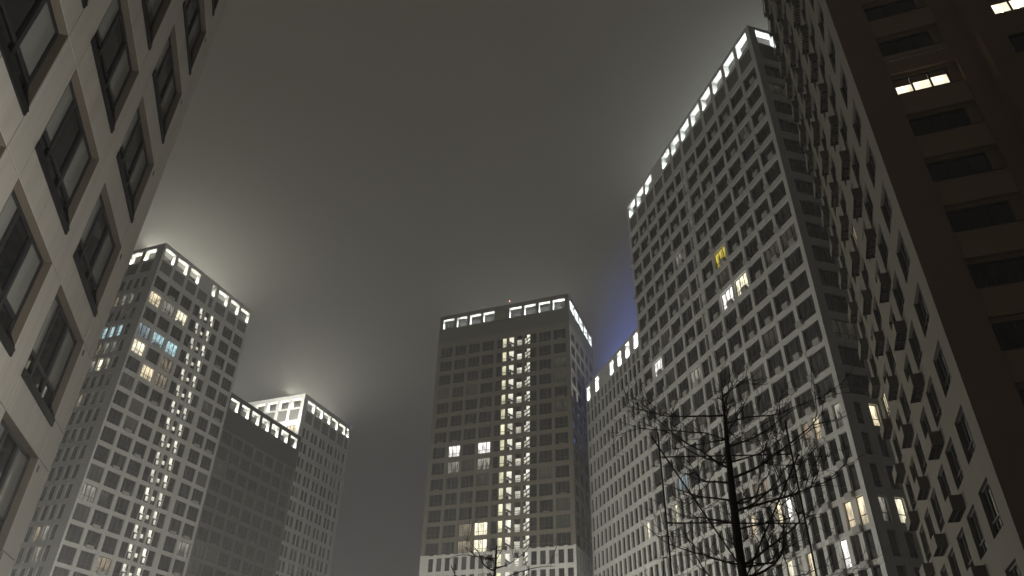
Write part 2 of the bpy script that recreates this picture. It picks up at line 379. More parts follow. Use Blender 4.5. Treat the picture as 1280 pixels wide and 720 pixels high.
# ------------------------------------------------------------------ pale tower with stairwell, left background
Pa = corner(-30.6, 130)
ta = root('tower', Pa, 'pale grey tower with two lit stairwell columns and cyan-lit windows near its top', 'tower', )
Af, Al = Face(ta, AL, False), Face(ta, AL - 90, True)
rowsA = rows_q(76.75, 3.42, .0107, 17)
cellsA = [(.4, 3.16), (3.85, 6.62), (7.32, 10.02), (10.8, 12.35, 'dark'), (12.4, 13.55, 'sT'), (14.0, 15.1, 'sM'), (15.55, 16.7, 'sT'), (16.75, 18.35, 'dark'), (19.55, 22.35), (22.95, 25.75)]
litA = {(0, 1): 'w', (1, 1): 'd', (2, 1): 'c', (0, 3): 'B', (1, 3): 'b', (2, 3): 'b', (0, 4): 'c', (2, 4): 'D', (1, 5): 'c', (2, 5): 'D', (0, 12): 'd', (2, 15): 'D',
        (9, 13): 'd', (0, 6): 'f', (8, 5): 'f', (1, 8): 'f', (9, 9): 'f'}
litA[(1, 5)] = 'w'; litA[(0, 12)] = 'd'
facade(Af, 26.2, cellsA, rowsA, 78.55, lits=litA, wh=2.5)
cellsAl = [(1.85 + 1.74 * i, 3.0 + 1.74 * i, 'narrow') for i in range(7)]
litAl = {(1, 1): 'd', (2, 1): 'd', (3, 1): 'D', (1, 3): 'b', (2, 3): 'b', (3, 3): 'b', (1, 4): 'd', (2, 4): 'd', (3, 4): 'D', (2, 5): 'c', (3, 5): 'd', (1, 5): 'd', (3, 7): 'D', (1, 15): 'd', (2, 14): 'D', (1, 14): 'd'}
facade(Al, 19, cellsAl, rowsA, 78.55, lits=litAl, start=DEP)
openA = [(.45, 3.16), (3.85, 6.65), (7.35, 10.0), (13.85, 14.9), (15.75, 18.75), (19.55, 22.35), (22.95, 25.8)]
for a, b in openA[:3] + [(10.6, 13.2)] + openA[3:]: Af.box('blind_panel', a, b, .16, DEP, 79.1, 81.45, GREYP)
for a, b in gaps(openA[:3] + [(10.6, 13.2)] + openA[3:], 0, 26.2): Af.box('pier', a, b, .001, DEP, 78.552, 81.46, WHITE)
Af.box('floor_band', .05, 26.15, .005, DEP, 78.555, 79.1, WHITE)
opAl = [(1.85, 4.5), (5.3, 8.0), (8.75, 11.45), (12.2, 14.9)]
for a, b in opAl: Al.box('blind_panel', a, b, .16, DEP, 79.1, 81.45, GREYP)
for a, b in gaps(opAl, DEP, 19): Al.box('pier', a, b, .001, DEP, 78.552, 81.46, WHITE)
Al.box('floor_band', DEP + .05, 18.95, .005, DEP, 78.555, 79.1, WHITE)
crown(Af, 26.2, openA, 81.85, 84.25, 85.1, WHITE)
crown(Al, 19, opAl, 81.85, 84.25, 85.1, WHITE, start=.902)
body(ta, Af, 26.2, Al, 19, 81.4, roof=85.0)
added_roof_lamps(Af, Al, 26.2, 19, 85.1, 6, .42, (1.0, .96, .80))
for i, (c, r) in enumerate([(1, 3), (2, 1), (2, 6), (1, 8), (2, 9), (1, 10), (2, 11), (1, 13), (1, 14), (2, 15), (8, 7), (9, 5), (9, 7), (9, 10), (8, 12), (9, 14), (9, 12), (1, 0), (8, 2), (8, 15)]):
    a, b = cellsA[c][:2]
    Af.box('air_conditioner_screen', a + .5, b - .9, -.22, .2, rowsA[r] - 1.45, rowsA[r] - .92, BASKET)

# ------------------------------------------------------------------ charcoal wing next to it
tb = root('dark_block', Pa + azv(AL) * 26.2, 'charcoal block with seven lit square roof openings, joined to the pale tower', 'building')
Bf, Bl = Face(tb, AL, False), Face(tb, AL - 90, True)
rowsB = rows_q(56.5, 3.18, .01, 11)
cB = [(.42 + 3.5 * i, 3.38 + 3.5 * i) for i in range(7)]
facade(Bf, 25, cB, rowsB, 58.0, wm=DARKG2, um=DARKG2, bm=DARKG2, gm=GLT, fm=FRAME, rf=0, lits={(0, 2): 'f', (0, 7): 'f', (0, 8): 'f', (1, 7): 'f'}, start=.02)
Bf.box('blind_panel', .02, 25, .003, DEP, 58.002, 62.05, DARKG)
cBo = [(.45 + 3.45 * i, 3.1 + 3.45 * i) for i in range(7)]
crown(Bf, 25, cBo, 62.4, 64.75, 65.7, DARKG, start=.02)
crown(Bl, 19, [], 62.4, 64.75, 65.7, DARKG, start=.902, lamp=False)
body(tb, Bf, 25, Bl, 19, 62.0, m=DARKG, roof=65.6)
added_roof_lamps(Bf, Bl, 25, 19, 65.7, 4, .12)
for c, r in [(1, 1), (3, 2), (2, 4), (4, 5), (1, 6), (5, 7), (3, 8), (6, 3)]:
    Bf.box('air_conditioner_screen', cB[c][0] + .8, cB[c][0] + 1.9, -.2, .2, rowsB[r] - 1.45, rowsB[r] - .95, DARKG2)

# ------------------------------------------------------------------ pale tower behind it
tc_ = root('tower', corner(-17.0, 172), 'pale tower with glowing roof openings on both faces, rising behind the charcoal block', 'tower')
Cf, Cl = Face(tc_, AL, False), Face(tc_, AL - 90, True)
rowsC = [1.6 + 172 * t - 1.3 for t in (.4034, .3820, .3610, .3400, .3205, .3010, .2812, .2617, .2429, .2245, .2066, .188, .170)]
cC = []
for i in range(6): cC += [(1.7 + 3.6 * i, 2.95 + 3.6 * i, 'narrow'), (3.15 + 3.6 * i, 4.45 + 3.6 * i, 'narrow')]
cC = [c for c in cC if c[1] < 21.6]
facade(Cf, 22, cC, rowsC, 72.0, wh=2.5, wm=WHITE)
cCl = [(.9 + 3.55 * i, 3.6 + 3.55 * i) for i in range(5)]
facade(Cl, 18, cCl, rowsC[:6], 72.0, wh=2.5, start=DEP, wm=WHITE, lits={(0, 0): 'w', (1, 0): 'W', (2, 0): 'c'})
oC = [(1.7 + 3.62 * i, 4.75 + 3.62 * i) for i in range(5)] + [(19.8, 21.2)]
for a, b in oC: Cf.box('blind_panel', a, b, .16, DEP, 72.3, 75.2, GREYP)
for a, b in gaps(oC, 0, 22): Cf.box('pier', a, b, .001, DEP, 72.002, 75.21, WHITE)
Cf.box('floor_band', .05, 21.95, .005, DEP, 72.003, 72.3, WHITE)
for a, b in cCl: Cl.box('blind_panel', a, b, .16, DEP, 72.3, 75.2, GREYP)
for a, b in gaps(cCl, DEP, 18): Cl.box('pier', a, b, .001, DEP, 72.002, 75.21, WHITE)
Cl.box('floor_band', DEP + .05, 17.95, .005, DEP, 72.003, 72.3, WHITE)
crown(Cf, 22, oC, 75.6, 77.9, 79.0, WHITE)
crown(Cl, 18, cCl, 75.6, 77.9, 79.0, WHITE, start=.902, skip=(4,))
body(tc_, Cf, 22, Cl, 18, 75.2, roof=78.9)
added_roof_lamps(Cf, Cl, 22, 18, 79.0, 5, .28, (1.0, .96, .80))

# ------------------------------------------------------------------ taupe tower with pale base, centre
Pd = corner(5.3, 127)
td = root('tower', Pd, 'dark taupe tower with a pale base and a lit stairwell column up its front', 'tower')
Df, Ds = Face(td, AL - 90, True), Face(td, AL, False)
rowsD = [t - 1.12 for t in (76.95, 73.72, 70.56, 67.38, 64.2, 61.08, 57.9, 54.75, 51.57, 48.42, 45.42, 42.47, 39.48, 36.48, 33.72, 30.65, 27.6)]
cD = [(.85, 3.42), (4.0, 6.52), (7.0, 8.4, 'dark'), (8.42, 9.6, 'sd'), (10.12, 11.28, 'sc'), (11.88, 13.0, 'sb'), (13.5, 14.42, 'sa', 1), (14.5, 15.75, 'dark'),
      (16.35, 18.95), (19.5, 22.05), (22.65, 25.15), (25.75, 28.4)]
lD = [(.5 + 1.63 * i, 1.52 + 1.63 * i, 'narrow') for i in range(17)]
lD[5] = (8.65, 9.6, 'sd'); lD[6] = (10.28, 11.2, 'sc'); lD[7] = (11.95, 12.9, 'sb'); lD[8] = (13.55, 14.45, 'sa', 1)
litD = {(10, 7): 'W', (8, 7): 'W', (8, 8): 'd', (10, 8): 'd', (8, 12): 'c', (8, 13): 'c', (9, 13): 'D', (9, 12): 'D', (10, 15): 'D', (11, 3): 'f', (1, 9): 'f', (0, 5): 'f'}
facade(Df, 29.2, cD, rowsD, 78.2, zsplit=34.35, lcells=lD, um=TAUPE, lm=WHITE2, lits=litD, gm=GLT, wh=2.3)
cDs = [(.9 + 3.55 * i, 3.6 + 3.55 * i) for i in range(5)]
lDs = [(.9 + 1.75 * i, 1.95 + 1.75 * i, 'narrow') for i in range(10)]
bulk3 = []
facade(Ds, 18.6, cDs, rowsD, 78.2, zsplit=34.35, lcells=lDs, um=TAUPE, lm=WHITE2, gm=GLT, wh=2.3, start=DEP, wallbulk=bulk3, far=lambda c, low: low)
join_windows(bulk3)
Df.box('blind_panel', 0, 29.2, .003, DEP, 78.202, 81.35, TAUPED)
Ds.box('blind_panel', DEP, 18.6, .003, DEP, 78.202, 81.35, TAUPED)
oD = [(.85, 3.42), (4.0, 6.52), (7.15, 9.72), (10.36, 13.05), (16.45, 18.98), (19.6, 22.12), (22.76, 25.17), (25.78, 28.4)]
crown(Df, 29.2, oD, 81.75, 84.1, 85.1, TAUPE, strip=STRIPC)
crown(Ds, 18.6, [(.92 + 3.55 * i, 3.85 + 3.55 * i) for i in range(5)], 81.75, 84.1, 85.1, TAUPE, strip=STRIPC, start=.9)
body(td, Df, 29.2, Ds, 18.6, 81.3, roof=85.0, m=TAUPED)
added_roof_lamps(Df, Ds, 29.2, 18.6, 85.1, 6, .06)
for k, (c, r) in enumerate([(0, 0), (1, 2), (0, 4), (9, 5), (10, 6), (11, 9), (9, 10), (0, 10), (1, 11), (8, 4), (11, 6), (0, 7)]):
    Df.box('air_conditioner_screen', cD[c][0] + .7, cD[c][0] + 1.8, -.2, .2, rowsD[r] - 1.42, rowsD[r] - .95, TAUPE)
an = Df.put('antenna', MB().tube([Vector((0, 0, 0)), Vector((0, 0, 4.0))], [.06, .03], 6).mesh('antenna', POLE), 14.6, 4.0, 84.5)
put('beacon', MB().tube([Vector((0, 0, -.12)), Vector((0, 0, .12))], [.12, .12], 8).mesh('beacon', REDM), an, (0, 0, 4.1))
# blue flood lamp hung on the rear face of that tower
bl = Ds.box('unseen_flood_lamp', 18.7, 19.1, .9, 1.3, 60.0, 60.5, BLUEM)
bd = bpy.data.lights.new('blue_flood', 'SPOT'); bd.energy = 950000; bd.color = (.16, .26, 1.0); bd.shadow_soft_size = .3
bo = bpy.data.objects.new('blue_flood', bd); COL.objects.link(bo); bo.parent = bl; bo.location = (1.0, 0, 0); bo.rotation_euler = (R(-128), 0, R(14)); bd.spot_size = R(120); bd.spot_blend = 1

# ------------------------------------------------------------------ big tower, right
Pe = corner(26.62, 74)
te = root('tower', Pe, 'large pale grey tower with a deep square window grid and two adjoining yellow windows', 'tower')
Ef, Es = Face(te, BE, True), Face(te, BE + 90, False)
rowsE = rows_q(83.2, 3.6, .0132, 21)
P = 3.49
cE = [(.62 + P * i, .62 + P * i + 2.92) for i in range(12)]
cE[6] = (22.75, 24.5); cE.append((21.85, 22.5, 'narrow'))
lE = []
for i in range(12): lE += [(.62 + P * i, 1.80 + P * i, 'narrow'), (2.36 + P * i, 3.54 + P * i, 'narrow')]
litE = {(4, 6): 'y', (4, 8): 'W', (3, 8): 'c', (10, 8): 'W', (7, 4): 'd', (7, 10): 'd', (1, 14): None, (9, 14): 'B',
        (2, 15): 'w', (3, 15): 'D', (0, 15): 'd', (0, 18): 'w', (1, 18): 'w', (2, 19): 'W', (6, 17): 'W', (7, 17): 'w', (10, 17): 'w', (8, 16): 'D', (9, 16): 'D',
        (7, 19): 'c', (6, 19): 'd', (6, 20): 'c', (20, 15): 'c', (1, 8): 'f', (0, 8): 'f', (2, 11): 'f', (5, 12): 'f', (5, 19): 'w'}
litE = {k: v for k, v in litE.items() if v}
for r_ in range(15): litE[(12, r_)] = 'd' if r_ < 9 else 'f'
bulk = []
facade(Ef, 42.5, cE, rowsE, 85.0, zsplit=34.2, lcells=lE, lits=litE, lm=WHITE, wh=2.62, wallbulk=bulk)
join_windows(bulk)
cEs = [(1.12, 4.1), (4.9, 7.9), (8.7, 11.7), (12.5, 15.5)]
lEs = []
for i in range(4): lEs += [(1.15 + 3.79 * i, 2.1 + 3.79 * i, 'narrow'), (3.0 + 3.79 * i, 4.05 + 3.79 * i, 'narrow')]
bulk2 = []
facade(Es, 18, cEs, rowsE, 85.0, zsplit=34.2, lcells=lEs, lits={(1, 15): 'w', (1, 18): 'c', (0, 18): 'd', (0, 12): 'f'}, wh=2.35, start=DEP, wallbulk=bulk2, far=lambda c, low: c >= (2 if low else 1))
join_windows(bulk2)
oE = [(.75 + P * i, .62 + P * i + 2.85) for i in range(8)] + [(.62 + P * i, .62 + P * i + 2.85) for i in (9, 10, 11)]
oEp = sorted(oE + [(.62 + P * 8, .62 + P * 8 + 2.85)])
for a, b in oEp: Ef.box('blind_panel', a, b, .16, DEP, 85.65, 88.55, GREYP)
for a, b in gaps(oEp, 0, 42.5): Ef.box('pier', a, b, .001, DEP, 85.002, 88.56, WHITE)
Ef.box('floor_band', .05, 42.45, .005, DEP, 85.003, 85.65, WHITE)
for a, b in cEs: Es.box('blind_panel', a, b, .16, DEP, 85.65, 88.55, GREYP)
for a, b in gaps(cEs, DEP, 18): Es.box('pier', a, b, .001, DEP, 85.002, 88.56, WHITE)
Es.box('floor_band', DEP + .05, 17.95, .005, DEP, 85.003, 85.65, WHITE)
crown(Ef, 42.5, oE, 88.95, 91.7, 92.4, WHITE, strip=STRIPC)
crown(Es, 18, cEs, 88.95, 91.7, 92.4, WHITE, strip=STRIPC, start=.902)
body(te, Ef, 42.5, Es, 18, 88.5, roof=92.3)
added_roof_lamps(Ef, Es, 42.5, 18, 92.4, 8, .30, (.96, 1.0, .96))
# air conditioner baskets: one per cell, alternating side from floor to floor
def basket_mesh():
    b = MB(); w, d, h = 1.0, .55, .62
    b.box(-w / 2, w / 2, -.40, -.37, -h / 2, h / 2)                                   # outer plate
    b.box(-w / 2, -w / 2 + .03, -.37, .1, -h / 2, h / 2).box(w / 2 - .03, w / 2, -.37, .1, -h / 2, h / 2)
    for i in range(5): b.box(-w / 2 + .03, w / 2 - .03, -.36 + i * .09, -.31 + i * .09, -h / 2, -h / 2 + .03)
    return b.mesh('air_conditioner_basket', BASKET)
BM = basket_mesh()
rnd = random.Random(4)
for r in range(0, 20):
    low = rowsE[r] < 34.2
    for c in range(12):
        if c == 6 or rnd.random() < .12: continue
        if low and c > 5: continue
        u = cE[c][0] + (.75 if r % 2 == 0 else 2.75)
        if low: u = cE[c][0] + 1.46
        Ef.put('air_conditioner_basket', BM, u, 0, rowsE[r] - 1.25 - (.35 if low else 0))
ae = Ef.put('antenna', MB().tube([Vector((0, 0, 0)), Vector((0, 0, 3.4))], [.05, .03], 6).mesh('antenna', POLE), 2.0, 2.0, 92.3)

# ------------------------------------------------------------------ lower wing of that tower
tw = root('lower_block', Pe + azv(BE) * 42.5, 'lower pale wing with paired narrow windows and six small lit roof slots', 'building')
Wf, Ws = Face(tw, BE, True), Face(tw, BE + 90, False)
cW = []
for i in range(7): cW += [(.3 + P * i, 1.45 + P * i, 'narrow'), (2.02 + P * i, 3.2 + P * i, 'narrow')]
rowsW = rowsE[7:19]
facade(Wf, 24.4, cW, rowsW, 60.0, start=.02, lits={(1, 8): 'c', (0, 8): 'd', (3, 2): 'd', (6, 6): 'd', (2, 10): 'd'}, wh=2.5)
for a, b in [(c[0], c[1]) for c in cW]: Wf.box('blind_panel', a, b, .16, DEP, 60.3, 62.0, GREYP)
for a, b in gaps(cW, .02, 24.4): Wf.box('pier', a, b, .001, DEP, 60.002, 62.01, WHITE)
oW = [(.3 + P * i, 1.95 + P * i) for i in (0, 1, 2, 3, 5)] + [(22.3, 23.9)]
crown(Wf, 24.4, oW, 62.4, 65.0, 65.7, WHITE, strip=STRIPW, start=.02)
body(tw, Wf, 24.4, Ws, 18, 62.0, roof=65.6)
added_roof_lamps(Wf, Ws, 24.4, 18, 65.7, 4, .03, (.95, 1.0, 1.0))

# ------------------------------------------------------------------ near beige panel building, left
Pl = corner(-32.72, 21.3)
tl = root('apartment_building', Pl, 'near beige panel-clad building with deep dark framed windows and dark sills', 'building')
Lf = Face(tl, BE + 180, True)
zbL = [2.3, 5.45, 8.61, 11.75, 14.98, 18.2, 21.45, 24.7, 28.0, 31.3]; WHL = 2.27; NC = 6; PW = 3.77
def cu0(c): return 1.05 + PW * c
G_ = .022
TOPL = 36.0
Lf.box('wall', .05, 42, .30, 14, 0, TOPL - .1, CORE)
# corner pier panels and pier panels, split at head and sill levels
piers = [(0, 1.05)] + [(cu0(c) + 2.92, cu0(c + 1)) for c in range(NC)]
for pi, (a, b) in enumerate(piers):
    cuts = [0]
    for zb in zbL:
        if pi == 0: cuts += [zb + .13]
        cuts += [zb + WHL]
    cuts.append(TOPL)
    for z0, z1 in zip(cuts, cuts[1:]):
        Lf.box('facade_panel', a + G_ / 2, b - G_ / 2, .0, .26, z0 + G_ / 2, z1 - G_ / 2, BEIGE)
for c in range(NC):
    a, b = cu0(c), cu0(c) + 2.92; mid = (a + b) / 2 + .02
    zs = [0] + [zb + WHL for zb in zbL]
    for k, z0 in enumerate(zs):
        z1 = zbL[k] if k < len(zbL) else TOPL
        for p, q in ((a, mid), (mid, b)):
            Lf.box('facade_panel', p + G_ / 2, q - G_ / 2, .002, .26, z0 + G_ / 2, z1 - G_ / 2, BEIGE)
for pi, (a, b) in enumerate(piers): Lf.box('joint_backing', a + .04, b - .04, .008, .25, .02, TOPL - .02, CORE)
for c in range(NC):
    zs = [0] + [zb + WHL for zb in zbL]
    for k, z0 in enumerate(zs):
        z1 = zbL[k] if k < len(zbL) else TOPL
        Lf.box('joint_backing', cu0(c) - .039, cu0(c) + 2.959, .0085, .249, z0 + .03, z1 - .03, CORE)
Lf.box('facade_panel', piers[-1][1] + G_, 42, .0, .26, 0, TOPL, BEIGE)
def near_frame():
    w, h, t = 2.86, 2.18, .07; x, z = w / 2, h / 2; d = .09; b = MB()
    b.box(-x, -x + t, 0, d, -z, z).box(x - t, x, 0, d, -z, z).box(-x + t, x - t, 0, d, -z, -z + t).box(-x + t, x - t, 0, d, z - t, z)
    for c in (-.52, .47): b.box(c - .06, c + .06, -.012, d, -z + t, z - t)
    b.box(-x + t, x - t, .004, d - .004, -z + .62, -z + .70)
    return b.mesh('window', FRAME)
NF = near_frame()
SILL = MB(); SILL.box(-1.455, 1.455, -.035, .19, .02, .05).box(-1.48, 1.40, -.045, -.005, -.13, .05); SILLM = SILL.mesh('sill', SILLD)
for c in range(NC):
    for r, zb in enumerate(zbL):
        uc = cu0(c) + 1.46; zc = zb + WHL / 2 + .02
        f = Lf.put('window', NF, uc, .17, zc)
        def pane(x0, x1, z0, z1, m, nm='pane'):
            k = ('np', x0, x1, z0, z1, m.name)
            if k not in CACHE: CACHE[k] = MB().box(x0, x1, .04, .055, z0, z1).mesh(nm, m)
            put(nm, CACHE[k], f)
        pane(-1.37, -.57, -.42, 1.03, GLB); pane(-1.37, -.57, -1.03, -.47, GLN)
        pane(-.47, .42, -.42, 1.03, GLN); pane(-.47, .42, -1.03, -.47, GLN)
        pane(.52, 1.37, -.42, 1.03, GLB); pane(.52, 1.37, -1.03, -.47, GLN)
        put('sill', SILLM, f, (0, -.17, -1.135))
        k = 'lhead'
        if k not in CACHE:
            CACHE[k] = MB().box(-1.45, 1.45, 0, .2, 0, .02).mesh('head_casing', BRONZE); CACHE['ljamb'] = MB().box(0, .02, 0, .2, -1.09, 1.09).mesh('jamb_casing', BRONZE)
        put('head_casing', CACHE[k], f, (0, -.165, 1.09)); put('jamb_casing', CACHE['ljamb'], f, (-1.45, -.165, 0)); put('jamb_casing', CACHE['ljamb'], f, (1.43, -.165, 0))
for zb in zbL: Lf.box('vent', .80, .90, -.006, .05, zb + WHL - .28, zb + WHL - .12, FRAME)

# ------------------------------------------------------------------ near building, right (baskets on the lit face, brown end wall)
Pg = corner(34.72, 34.5)
tg = root('apartment_building', Pg, 'near tall building with rows of boxy air conditioner baskets and a dark brown end wall', 'building')
Gl, Gd = Face(tg, AL, True), Face(tg, AL + 90, False)
TOPG = 82.0
def holed_wall(F, name, u0, u1, z0, z1, holes, dep, m, y=0.):
    us = sorted({u0, u1} | {h[0] for h in holes} | {h[1] for h in holes}); zs = sorted({z0, z1} | {h[2] for h in holes} | {h[3] for h in holes})
    hs = {(h[0], h[2]) for h in holes}; v = []; f = []; idx = {}
    def vert(u, yy, z):
        k = (u, yy, z)
        if k not in idx: idx[k] = len(v); v.append((-u if F.flip else u, yy, z))
        return idx[k]
    def quad(*q): f.append(tuple(vert(*p) for p in q))
    for a, b in zip(us, us[1:]):
        for c, d in zip(zs, zs[1:]):
            if any(h[0] <= a and b <= h[1] and h[2] <= c and d <= h[3] for h in holes): continue
            quad((a, y, c), (b, y, c), (b, y, d), (a, y, d))
    for h in holes:
        a, b, c, d = h; e = y + dep
        quad((a, y, c), (a, e, c), (b, e, c), (b, y, c)); quad((a, y, d), (b, y, d), (b, e, d), (a, e, d))
        quad((a, y, c), (a, y, d), (a, e, d), (a, e, c)); quad((b, y, c), (b, e, c), (b, e, d), (b, y, d))
    me = bpy.data.meshes.new(name); me.from_pydata(v, [], f); me.materials.append(m); me.update()
    bm_ = bmesh.new(); bm_.from_mesh(me); bmesh.ops.recalc_face_normals(bm_, faces=bm_.faces); bm_.to_mesh(me); bm_.free()
    return F.put(name, me, 0, 0, 0)
rowsG = [19.15 + 3.33 * k for k in range(-4, 18)]
colsG = [1.57, 5.42, 9.3, 13.4, 17.3, 21.0]
holes = [(u, u + 2.32, t - 2.05, t) for u in colsG for t in rowsG]
holed_wall(Gl, 'wall', 0, 24.5, 0, TOPG, holes, .30, BEIGE2)
litG = {(5, 6): 'w', (4, 11): 'D', (0, 8): None, (3, 9): 'D', (2, 14): 'D'}
for ci, u in enumerate(colsG):
    for ri, t in enumerate(rowsG):
        code = litG.get((ci, ri))
        window(Gl, u, u + 2.32, t - 2.05, t, 'three', LITM[code] if code else GL, y=.14, fm=FRAME2)
def big_basket():
    b = MB(); l, d, h = 2.3, .58, .72
    b.box(-l / 2, -l / 2 + .03, -d + .03, 0, -h / 2, h / 2); b.box(l / 2 - .03, l / 2, -d + .03, 0, -h / 2, h / 2)
    b.box(-l / 2 + .02, l / 2 - .02, -.03, -.001, -h / 2 + .001, h / 2 - .001)
    return b.mesh('air_conditioner_basket', BASKETB)
def basket_front():
    return MB().box(-1.15, 1.15, -.58, -.55, -.36, .36).mesh('front_panel', BEIGE2)
def basket_grille():
    b = MB(); l, d, h = 2.3, .58, .72
    for i in range(9): x = -l / 2 + .06 + i * (l - .16) / 8; b.box(x, x + .04, -d + .03, 0, -h / 2, -h / 2 + .04)
    b.box(-l / 2 + .03, l / 2 - .03, -d * .55, -d * .5, -h / 2 - .03, -h / 2 - .001)
    return b.mesh('grille', FRAME)
def cooler():
    b = MB(); b.box(-.9, -.1, -.38, -.08, -.28, .24).box(.1, .85, -.38, -.08, -.28, .2); return b.mesh('air_conditioner', BASKETD)
BB, BG, BC, BF = big_basket(), basket_grille(), cooler(), basket_front()
for ri, t in enumerate(rowsG[:-1]):
    for u in (8.4, 15.6, 22.7):
        o = Gl.put('air_conditioner_basket', BB, u, 0, t + .62); put('grille', BG, o); put('air_conditioner', BC, o); put('front_panel', BF, o)
# brown end wall with a recessed column of wide windows and a projecting bay
zw = [38.5 + 3.27 * k for k in range(-10, 13)]
S0, S1 = 1.85, 5.25
holed_wall(Gd, 'end_wall', 0, 6.4, 0, TOPG, [(S0, S1, .5, TOPG - 1)], .55, BROWN)
for k, t in enumerate(zw):
    code = 'l' if k == 9 else None
    Gd.box('spandrel', S0, S1, .14, .9, t - 1.38 - 1.62, t - 1.42, BROWN2)
    Gd.box('lintel', S0, S1, .30, .9, t + .012, t + .26, BROWN)
    f = Gd.put('window', frame_mesh('wide', 2.8, 1.36, FRAME, .1), S0 + 1.45, .38, t - .68)
    for i in (-1, 0, 1):
        pm = LLOG if code else GLN
        k2 = ('gp', pm.name)
        if k2 not in CACHE: CACHE[k2] = MB().box(-.42, .42, .05, .065, -.6, .6).mesh('pane', pm)
        put('pane', CACHE[k2], f, (i * .933, 0, 0))
        if code: put('blind', MB().box(-.41, .41, .035, .045, .16 + .07 * i, .6).mesh('blind', BROWN), f, (i * .933, 0, 0))
    Gd.box('jamb', S0 + 2.87, S1, .36, .9, t - 1.42, t + .012, BROWN)
    Gd.box('rail', S0 + .1, S1 - .2, .10, .13, t - 1.46, t - 1.43, FRAME2)
# laundry rail under one window
for zz_ in (36.45, 36.1): Gd.box('laundry_rail', S0 + .1, S1 - .4, -.28, -.25, zz_, zz_ + .03, BASKET)
for uu in (2.1, 2.7, 2.9, 4.2, 4.6): Gd.box('laundry_peg', uu, uu + .05, -.3, -.25, 36.13, 36.45, BASKET)
holesb = [(7.55, 10.25, t - 1.42, t) for t in zw]
PB = -.9
holed_wall(Gd, 'bay_front', 6.4, 14, 0, TOPG, holesb, .22, BROWN, y=PB)
Gd.box('bay_return', 6.4, 6.44, PB + .002, .6, 0, TOPG, BROWN)
for k, t in enumerate(zw):
    code = 'l' if k == 10 else None
    f = Gd.put('window', frame_mesh('wide', 2.7, 1.42, FRAME, .1), 8.9, PB + .1, t - .71)
    for i in (-1, 0, 1):
        pm = LLOG if code else GLN; k2 = ('gp3', pm.name)
        if k2 not in CACHE: CACHE[k2] = MB().box(-.41, .41, .05, .065, -.63, .63).mesh('pane', pm)
        put('pane', CACHE[k2], f, (i * .9, 0, 0))
        if code: put('blind', MB().box(-.40, .40, .035, .045, +.18, .63).mesh('blind', BROWN), f, (i * .9, 0, 0))
    if code:
        for i in (-1, 0, 1): put('lamp_bulb', MB().box(-.05, .05, -.03, .02, -.06, .04).mesh('lamp_bulb', emis('bulb%d' % i, (1, .9, .7), 14)), f, (i * .75 - .2, -.02, -.6))
def block(rt, name, pts, z0, z1, m):
    n = len(pts); v = [(p.x, p.y, z0) for p in pts] + [(p.x, p.y, z1) for p in pts]
    fs = [tuple(range(n)), tuple(range(n, 2 * n))] + [(i, (i + 1) % n, n + (i + 1) % n, n + i) for i in range(n)]
    me = bpy.data.meshes.new(name); me.from_pydata(v, [], fs); me.materials.append(m)
    b = bmesh.new(); b.from_mesh(me); bmesh.ops.recalc_face_normals(b, faces=b.faces); b.to_mesh(me); b.free(); return put(name, me, rt)
ua, ub = azv(AL), azv(AL + 90)
block(tg, 'inner_wall', [ua * .95 + ub * .34, ua * 24.4 + ub * .34, ua * 24.4 + ub * 14, ua * .95 + ub * 14], 0, TOPG - .05, CORE)
block(tg, 'rear_wall', [ua * 24.405 + ub * .0, ua * 24.6 + ub * .0, ua * 24.6 + ub * 14, ua * 24.405 + ub * 14], 0, TOPG - .02, BEIGE2)
block(tg, 'roof', [ua * .02 + ub * .02, ua * 24.58 + ub * .02, ua * 24.58 + ub * 13.98, ua * .02 + ub * 13.98], TOPG + .003, TOPG + .3, BROWN)

